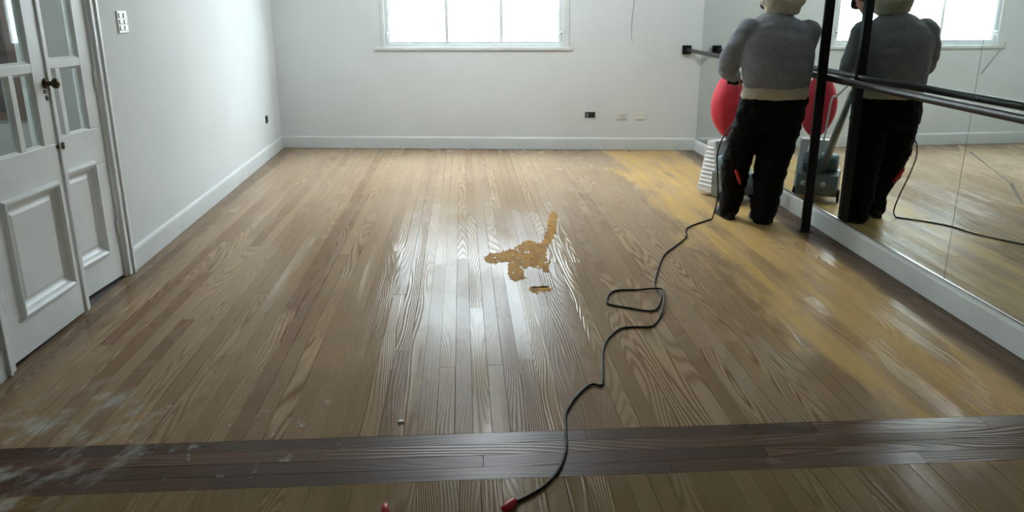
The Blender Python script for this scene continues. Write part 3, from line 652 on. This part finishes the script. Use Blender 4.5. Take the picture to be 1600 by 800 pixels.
# handle column rising back to the operator, with cross bar and grips
DM = Vector((-0.008, -0.02, 0.0))                            # the worker stands a touch nearer than the sander's axis
HB = L2W(-0.12, -0.13, 0.25); HT = Vector((2.30, 6.23, 1.045)) + DM
MB().tube([HB, HB.lerp(HT, 0.5), HT], [0.034, 0.030, 0.026], 14).build('handle_column', M['tube'], sd, world=True)
HL, HR = Vector((2.095, 6.205, 1.055)) + DM, Vector((2.455, 6.235, 1.055)) + DM
cb = MB().tube([HL, HL.lerp(HR, .5), HR], 0.015, 12).build('cross_bar', M['tube'], sd, world=True)
for a, b in ((HL, HL.lerp(HR, 0.30)), (HR, HR.lerp(HL, 0.30))):
    MB().tube([a + (a - b).normalized() * 0.01, a, a.lerp(b, .5), b], [0.012, 0.019, 0.019, 0.018], 12).build('grip', M['rubber'], cb, world=True)
MB().tube(spline([Vector((2.375, 6.60, 0.30)), Vector((2.37, 6.52, 0.56)), Vector((2.372, 6.45, 0.88)), Vector((2.355, 6.40, 0.92)), Vector((2.315, 6.29, 1.02))], 5), 0.0085, 8).build('lift_rod', M['cowl'], sd, world=True)
MB().box((-0.04, -0.03, -0.05), (0.04, 0.03, 0.05)).xf(Matrix.Translation((2.275, 6.235, 0.93)) @ Matrix.Rotation(math.radians(-28), 4, 'X')).build('switch_box', M['blackp'], sd, world=True, bevel=0.006)
# dust pipe and the inflated bag
MB().tube(spline([L2W(0.0, -0.02, 0.28), L2W(0.0, -0.02, 0.40), Vector((2.345, 6.80, 0.50)), Vector((2.335, 6.81, 0.56))], 6), 0.030, 14).build('dust_pipe', M['tube'], sd, world=True)
bc = Vector((2.325, 6.83, 0)); rs = []
prof = [(0.515, 0.034), (0.535, 0.045), (0.57, 0.085), (0.63, 0.122), (0.70, 0.148), (0.78, 0.158), (0.86, 0.150), (0.93, 0.130), (0.99, 0.100), (1.035, 0.075), (1.06, 0.03), (1.064, 0.004)]
for z, r in prof:
    ring = []
    for i in range(28):
        a = 2 * math.pi * i / 28; d = noise.noise(Vector((math.cos(a) * 2.0, math.sin(a) * 2.0, z * 6.0))) * 0.014 + 0.006 * math.cos(6 * a) * (1 - min(1, abs(z - 0.8) / 0.26)) * 0
        if r < 0.05: d = 0
        ring.append((bc.x - 0.03 * (z - 0.78) + (r + d) * math.cos(a), bc.y + (r + d) * math.sin(a), z))
    rs.append(ring)
dbag = MB().rings(rs).build('dust_bag', M['bagred'], sd, world=True)
sdv = dbag.modifiers.new('s', 'SUBSURF'); sdv.levels = 1; sdv.render_levels = 1
MB().lathe((bc.x + 0.008, bc.y, 0.520), (0, 0, 1), [(0, 0.042), (0.003, 0.047), (0.018, 0.050), (0.021, 0.044)], 20).build('bag_clamp', M['steel'], sd, world=True)

# ------------------------------------------------------------------ the worker
pe = empty('person', (2.25, 5.85, 0)); tag(pe, 'person in grey sweater, black trousers and dark cap, seen from behind, pushing the sander', 'person')
def limb(mb, pts, radii, sub=4, n=14):
    pts = [Vector(q) for q in pts]; sp = spline(pts, sub); rr = []
    for i in range(len(sp)):
        t = i / sub; k_ = min(int(t), len(radii) - 2); f = t - k_; rr.append(radii[k_] * (1 - f) + radii[k_ + 1] * f)
    mb.tube(sp, rr, n); mb.ball(sp[0], rr[0] * 0.98, n=12, m=8); mb.ball(sp[-1], rr[-1] * 0.98, n=12, m=8); return mb
SHL, ELL, WRL = (2.065, 5.75, 1.435), (1.968, 5.86, 1.205), (2.115, 6.135, 1.105)
SHR, ELR, WRR = (2.490, 5.75, 1.435), (2.505, 5.885, 1.225), (2.430, 6.165, 1.110)
HIPL, KNL, ANL = (2.175, 5.755, 0.86), (2.105, 5.90, 0.50), (2.112, 6.035, 0.09)
HIPR, KNR, ANR = (2.375, 5.745, 0.86), (2.350, 5.815, 0.50), (2.335, 5.865, 0.09)
HD = Vector((2.362, 6.09, 1.69))                              # centre of the bowed head
HRot = Matrix.Translation(HD) @ Matrix.Rotation(math.radians(-40), 4, 'X')
body = MB()
body.ellipses([(2.275, 5.735, 0.80, .14, .10), (2.275, 5.73, .88, .185, .125), (2.275, 5.725, .98, .19, .125), (2.275, 5.71, 1.10, .185, .125), (2.275, 5.715, 1.25, .20, .125), (2.275, 5.735, 1.38, .20, .12), (2.275, 5.76, 1.46, .15, .10), (2.272, 5.785, 1.53, .07, .07)])
limb(body, [(2.272, 5.78, 1.50), (2.305, 5.87, 1.585), (2.340, 5.99, 1.635)], [.065, .060, .058])
limb(body, [SHL, ELL, WRL], [.060, .045, .030]); limb(body, [SHR, ELR, WRR], [.060, .045, .030])
limb(body, [HIPL, KNL, ANL], [.095, .060, .036]); limb(body, [HIPR, KNR, ANR], [.095, .060, .036])
for (ax, ay, az) in (ANL, ANR):
    limb(body, [(ax, ay - 0.02, 0.055), (ax - 0.005, ay + 0.09, 0.050), (ax - 0.01, ay + 0.18, 0.042)], [.028, .028, .022])
# head with jaw, nose, brow and ears (local: +Y face, Z crown)
hb = MB(); hb.ball((0, -0.005, 0.02), 0.077, 0.096, 0.108, 24, 16); hb.ball((0, 0.035, -0.055), 0.056, 0.058, 0.062, 18, 12); hb.ball((0, 0.075, -0.092), 0.026, 0.020, 0.020, 12, 8)
hb.tube([(0, 0.088, 0.018), (0, 0.100, -0.008), (0, 0.112, -0.030)], [0.008, 0.011, 0.014], 10); hb.ball((0, 0.106, -0.032), 0.018, 0.013, 0.010, 10, 8)
for s in (-1, 1):
    hb.ball((s * 0.031, 0.082, 0.024), 0.024, 0.014, 0.010, 12, 8); hb.ball((s * 0.042, 0.066, -0.025), 0.020, 0.018, 0.018, 10, 8); hb.ball((s * 0.079, -0.005, -0.008), 0.010, 0.020, 0.032, 12, 8)
hb.ball((0, 0.088, -0.060), 0.022, 0.012, 0.006, 12, 6); hb.ball((0, 0.086, -0.071), 0.019, 0.012, 0.007, 12, 6)
hb.xf(HRot); body.v += hb.v if False else []; body.add(hb.v, hb.f, True)
# hands closed round the grips
def hand(wr, grip, ax, side):
    wr = Vector(wr); g = Vector(grip); ax = Vector(ax).normalized()            # ax: along the bar from little finger to index
    dirv = (g - wr).normalized(); up = Vector((0, 0, 1))
    kn = g + up * 0.032 - Vector((0, 1, 0)) * 0.012
    for i, t in enumerate((-0.5, -0.17, 0.17, 0.5)):                            # palm rays
        limb(body, [wr + ax * t * 0.035, wr.lerp(kn, .5) + ax * t * 0.06, kn + ax * t * 0.070], [.019, .017, .013], 3, 8)
    ln = (0.80, 0.95, 1.0, 0.92)
    for i, t in enumerate((-0.5, -0.17, 0.17, 0.5)):
        b = kn + ax * t * 0.074; l_ = ln[i]
        limb(body, [b, b + Vector((0, 0.034 * l_, 0.002)), b + Vector((0, 0.046 * l_, -0.030 * l_)), b + Vector((0, 0.026 * l_, -0.056 * l_)), b + Vector((0, 0.006, -0.060 * l_))], [.0098, .0095, .009, .0085, .0078], 3, 8)
    tb = wr.lerp(kn, .35) + ax * 0.028
    limb(body, [tb, tb.lerp(g, .5) + ax * 0.030 - up * 0.012, g + ax * 0.044 - up * 0.020 - Vector((0, .012, 0)), g + ax * 0.036 - up * 0.030 + Vector((0, 0.014, 0))], [.015, .0125, .011, .009], 3, 8)
GL, GR = HL.lerp(HR, 0.13) - DM, HR.lerp(HL, 0.13) - DM
hand(WRL, GL, (1, 0.08, 0), -1); hand(WRR, GR, (-1, -0.08, 0), 1)
blend('body', body, M['skin'], pe, voxel=0.0065, smooth=3)
for s in (-1, 1):
    q = HRot @ Vector((s * 0.031, 0.083, 0.006)); ey = MB().ball(q, 0.012, n=12, m=8).build('eye', M['eye'], pe, world=True)
    q = HRot @ Vector((s * 0.031, 0.0945, 0.004)); MB().ball(q, 0.0045, n=8, m=6).build('iris', M['iris'], ey, world=True)
# hair below the cap
hr = MB(); hr.ball((0, -0.022, 0.012), 0.083, 0.090, 0.095, 24, 16); hr.xf(HRot)
blend('hair', hr, M['hair'], pe, voxel=0.007, smooth=2, fold=0.004, fold_scale=0.03)
cp_ = MB(); n = 28; rs = []
for zz, k_ in ((0.030, 1.0), (0.045, 1.02), (0.075, 1.0), (0.105, 0.88), (0.128, 0.62), (0.140, 0.25), (0.142, 0.02)):
    rs.append([(0.090 * k_ * math.cos(2 * math.pi * i / n), -0.004 + 0.110 * k_ * math.sin(2 * math.pi * i / n), zz) for i in range(n)])
cap = cp_.rings(rs).xf(HRot).build('cap', M['cap'], pe, world=True)
br = MB(); top = []; bot = []
for i in range(13):
    a = math.pi * (0.08 + 0.84 * i / 12); ca, sa = math.cos(a), math.sin(a)
    top.append([(0.086 * ca, 0.015 + 0.088 * sa, 0.042), (0.080 * ca, 0.05 + 0.135 * sa, 0.036 - 0.012 * ca * ca)])
vs = []; fs = []
for a, b in top: vs += [a, b, (a[0], a[1], a[2] - 0.004), (b[0], b[1], b[2] - 0.004)]
for i in range(12):
    k_ = i * 4; fs += [(k_, k_ + 1, k_ + 5, k_ + 4), (k_ + 2, k_ + 6, k_ + 7, k_ + 3), (k_ + 1, k_ + 3, k_ + 7, k_ + 5), (k_, k_ + 4, k_ + 6, k_ + 2)]
br.add(vs, fs, True).xf(HRot).build('brim', M['cap'], cap, world=True)
# sweater: torso and sleeves in one skin
sw = MB()
sw.ellipses([(2.280, 5.705, 1.050, .232, .160), (2.280, 5.703, 1.075, .246, .172), (2.278, 5.70, 1.13, .252, .180), (2.274, 5.70, 1.22, .256, .184), (2.272, 5.71, 1.32, .262, .180), (2.270, 5.725, 1.41, .262, .165), (2.270, 5.745, 1.475, .235, .140), (2.270, 5.765, 1.525, .165, .115), (2.270, 5.785, 1.57, .095, .09)], 32)
limb(sw, [SHL, ELL, WRL], [.105, .082, .052]); limb(sw, [SHR, ELR, WRR], [.098, .074, .052])
blend('sweater', sw, M['sweater'], pe, voxel=0.011, smooth=7, fold=0.010, fold_scale=0.14, seed=2.0)
# pale shirt hem below the sweater, hood / collar above it
sh = MB(); sh.ellipses([(2.276, 5.712, .970, .246, .166), (2.278, 5.710, 1.00, .247, .168), (2.280, 5.708, 1.04, .243, .166), (2.280, 5.708, 1.085, .22, .15)], 32)
blend('shirt_hem', sh, M['cream'], pe, voxel=0.011, smooth=3, fold=0.006, fold_scale=0.07, seed=7.0, label='pale shirt hem under the sweater')
hd = MB(); pts = []
for i in range(25):
    a = 2 * math.pi * i / 24; pts.append((2.308 + 0.120 * math.cos(a), 5.81 + 0.090 * math.sin(a), 1.658 + 0.022 * math.sin(a)))
hd.tube(pts, [0.040 + 0.010 * max(0, -math.sin(2 * math.pi * i / 24)) for i in range(25)], 12)
hd.ellipses([(2.300, 5.77, 1.56, .11, .08), (2.308, 5.785, 1.62, .14, .10), (2.308, 5.81, 1.68, .12, .085), (2.308, 5.83, 1.715, .085, .06)], 20)
blend('hood', hd, M['cream'], pe, voxel=0.011, smooth=6, fold=0.010, fold_scale=0.08, seed=3.0, label='cream hood bunched at the neck')
# trousers
tr = MB()
tr.ellipses([(2.262, 5.74, .74, .20, .12), (2.265, 5.735, .80, .245, .155), (2.270, 5.73, .88, .252, .168), (2.275, 5.72, .95, .248, .168), (2.276, 5.715, 1.00, .240, .162)], 32)
limb(tr, [(2.155, 5.755, .84), (2.098, 5.87, .52), (2.125, 5.985, .27), (2.112, 6.03, .075)], [.135, .108, .098, .082])
limb(tr, [(2.380, 5.745, .84), (2.352, 5.80, .52), (2.345, 5.845, .27), (2.335, 5.865, .060)], [.140, .128, .112, .098])
blend('trousers', tr, M['trouser'], pe, voxel=0.012, smooth=6, fold=0.016, fold_scale=0.11, seed=11.0)
st = MB(); st.tube(spline([Vector((2.056, 5.768, .440)), Vector((2.080, 5.778, .390)), Vector((2.112, 5.800, .320))], 4), [.009, .012, .014, .014, .014, .014, .013, .010, .005], 8)
st.build('trouser_flash', M['red'], pe, world=True, label='red flash on the left trouser leg')
# shoes
for (ax, ay, az), dx in ((ANL, -0.02), (ANR, 0.0)):
    so = MB(); rs = []; us = []
    for t_, wd, ht in ((-0.085, .022, .075), (-0.075, .034, .085), (-0.03, .040, .095), (0.03, .043, .090), (0.09, .048, .068), (0.15, .048, .055), (0.185, .040, .045), (0.205, .020, .032)):
        cx = ax + dx * t_ * 2; cy = ay + t_
        rs.append([(cx + wd * c_, cy, 0.012 + ht * h_) for c_, h_ in ((-1, 0), (-1.02, .35), (-.8, .75), (-.35, 1), (.35, 1), (.8, .75), (1.02, .35), (1, 0))])
        us.append([(cx + wd * 1.06 * c_, cy, z_) for c_, z_ in ((-1, 0.0), (-1, .018), (1, .018), (1, 0.0))])
    s_ = so.rings(rs).build('shoe', M['shoe'], pe, world=True, bevel=0.0)
    MB().rings(us, smooth=False).build('sole', M['sole'], s_, world=True)

pe.location = Vector(pe.location) + DM

# ------------------------------------------------------------------ ceiling lamp (above the frame)
le = empty('ceiling_lamp', (0.25, 7.6, CEIL)); tag(le, 'white glass globe lamp hanging from the ceiling', 'lamp')
MB().lathe((0, 0, 0), (0, 0, -1), [(0, 0.06), (0.02, 0.06), (0.03, 0.02), (0.06, 0.012)], 18).build('ceiling_rose', M['switch'], le)
MB().tube([(0, 0, -0.05), (0, 0, -0.12), (0, 0, -0.20)], 0.008, 8).build('stem', M['switch'], le)
MB().ball((0, 0, -0.30), 0.11, n=24, m=16).build('globe', emission('lamp_globe', (0.90, 0.96, 1.0, 1), LAMP_POWER), le)
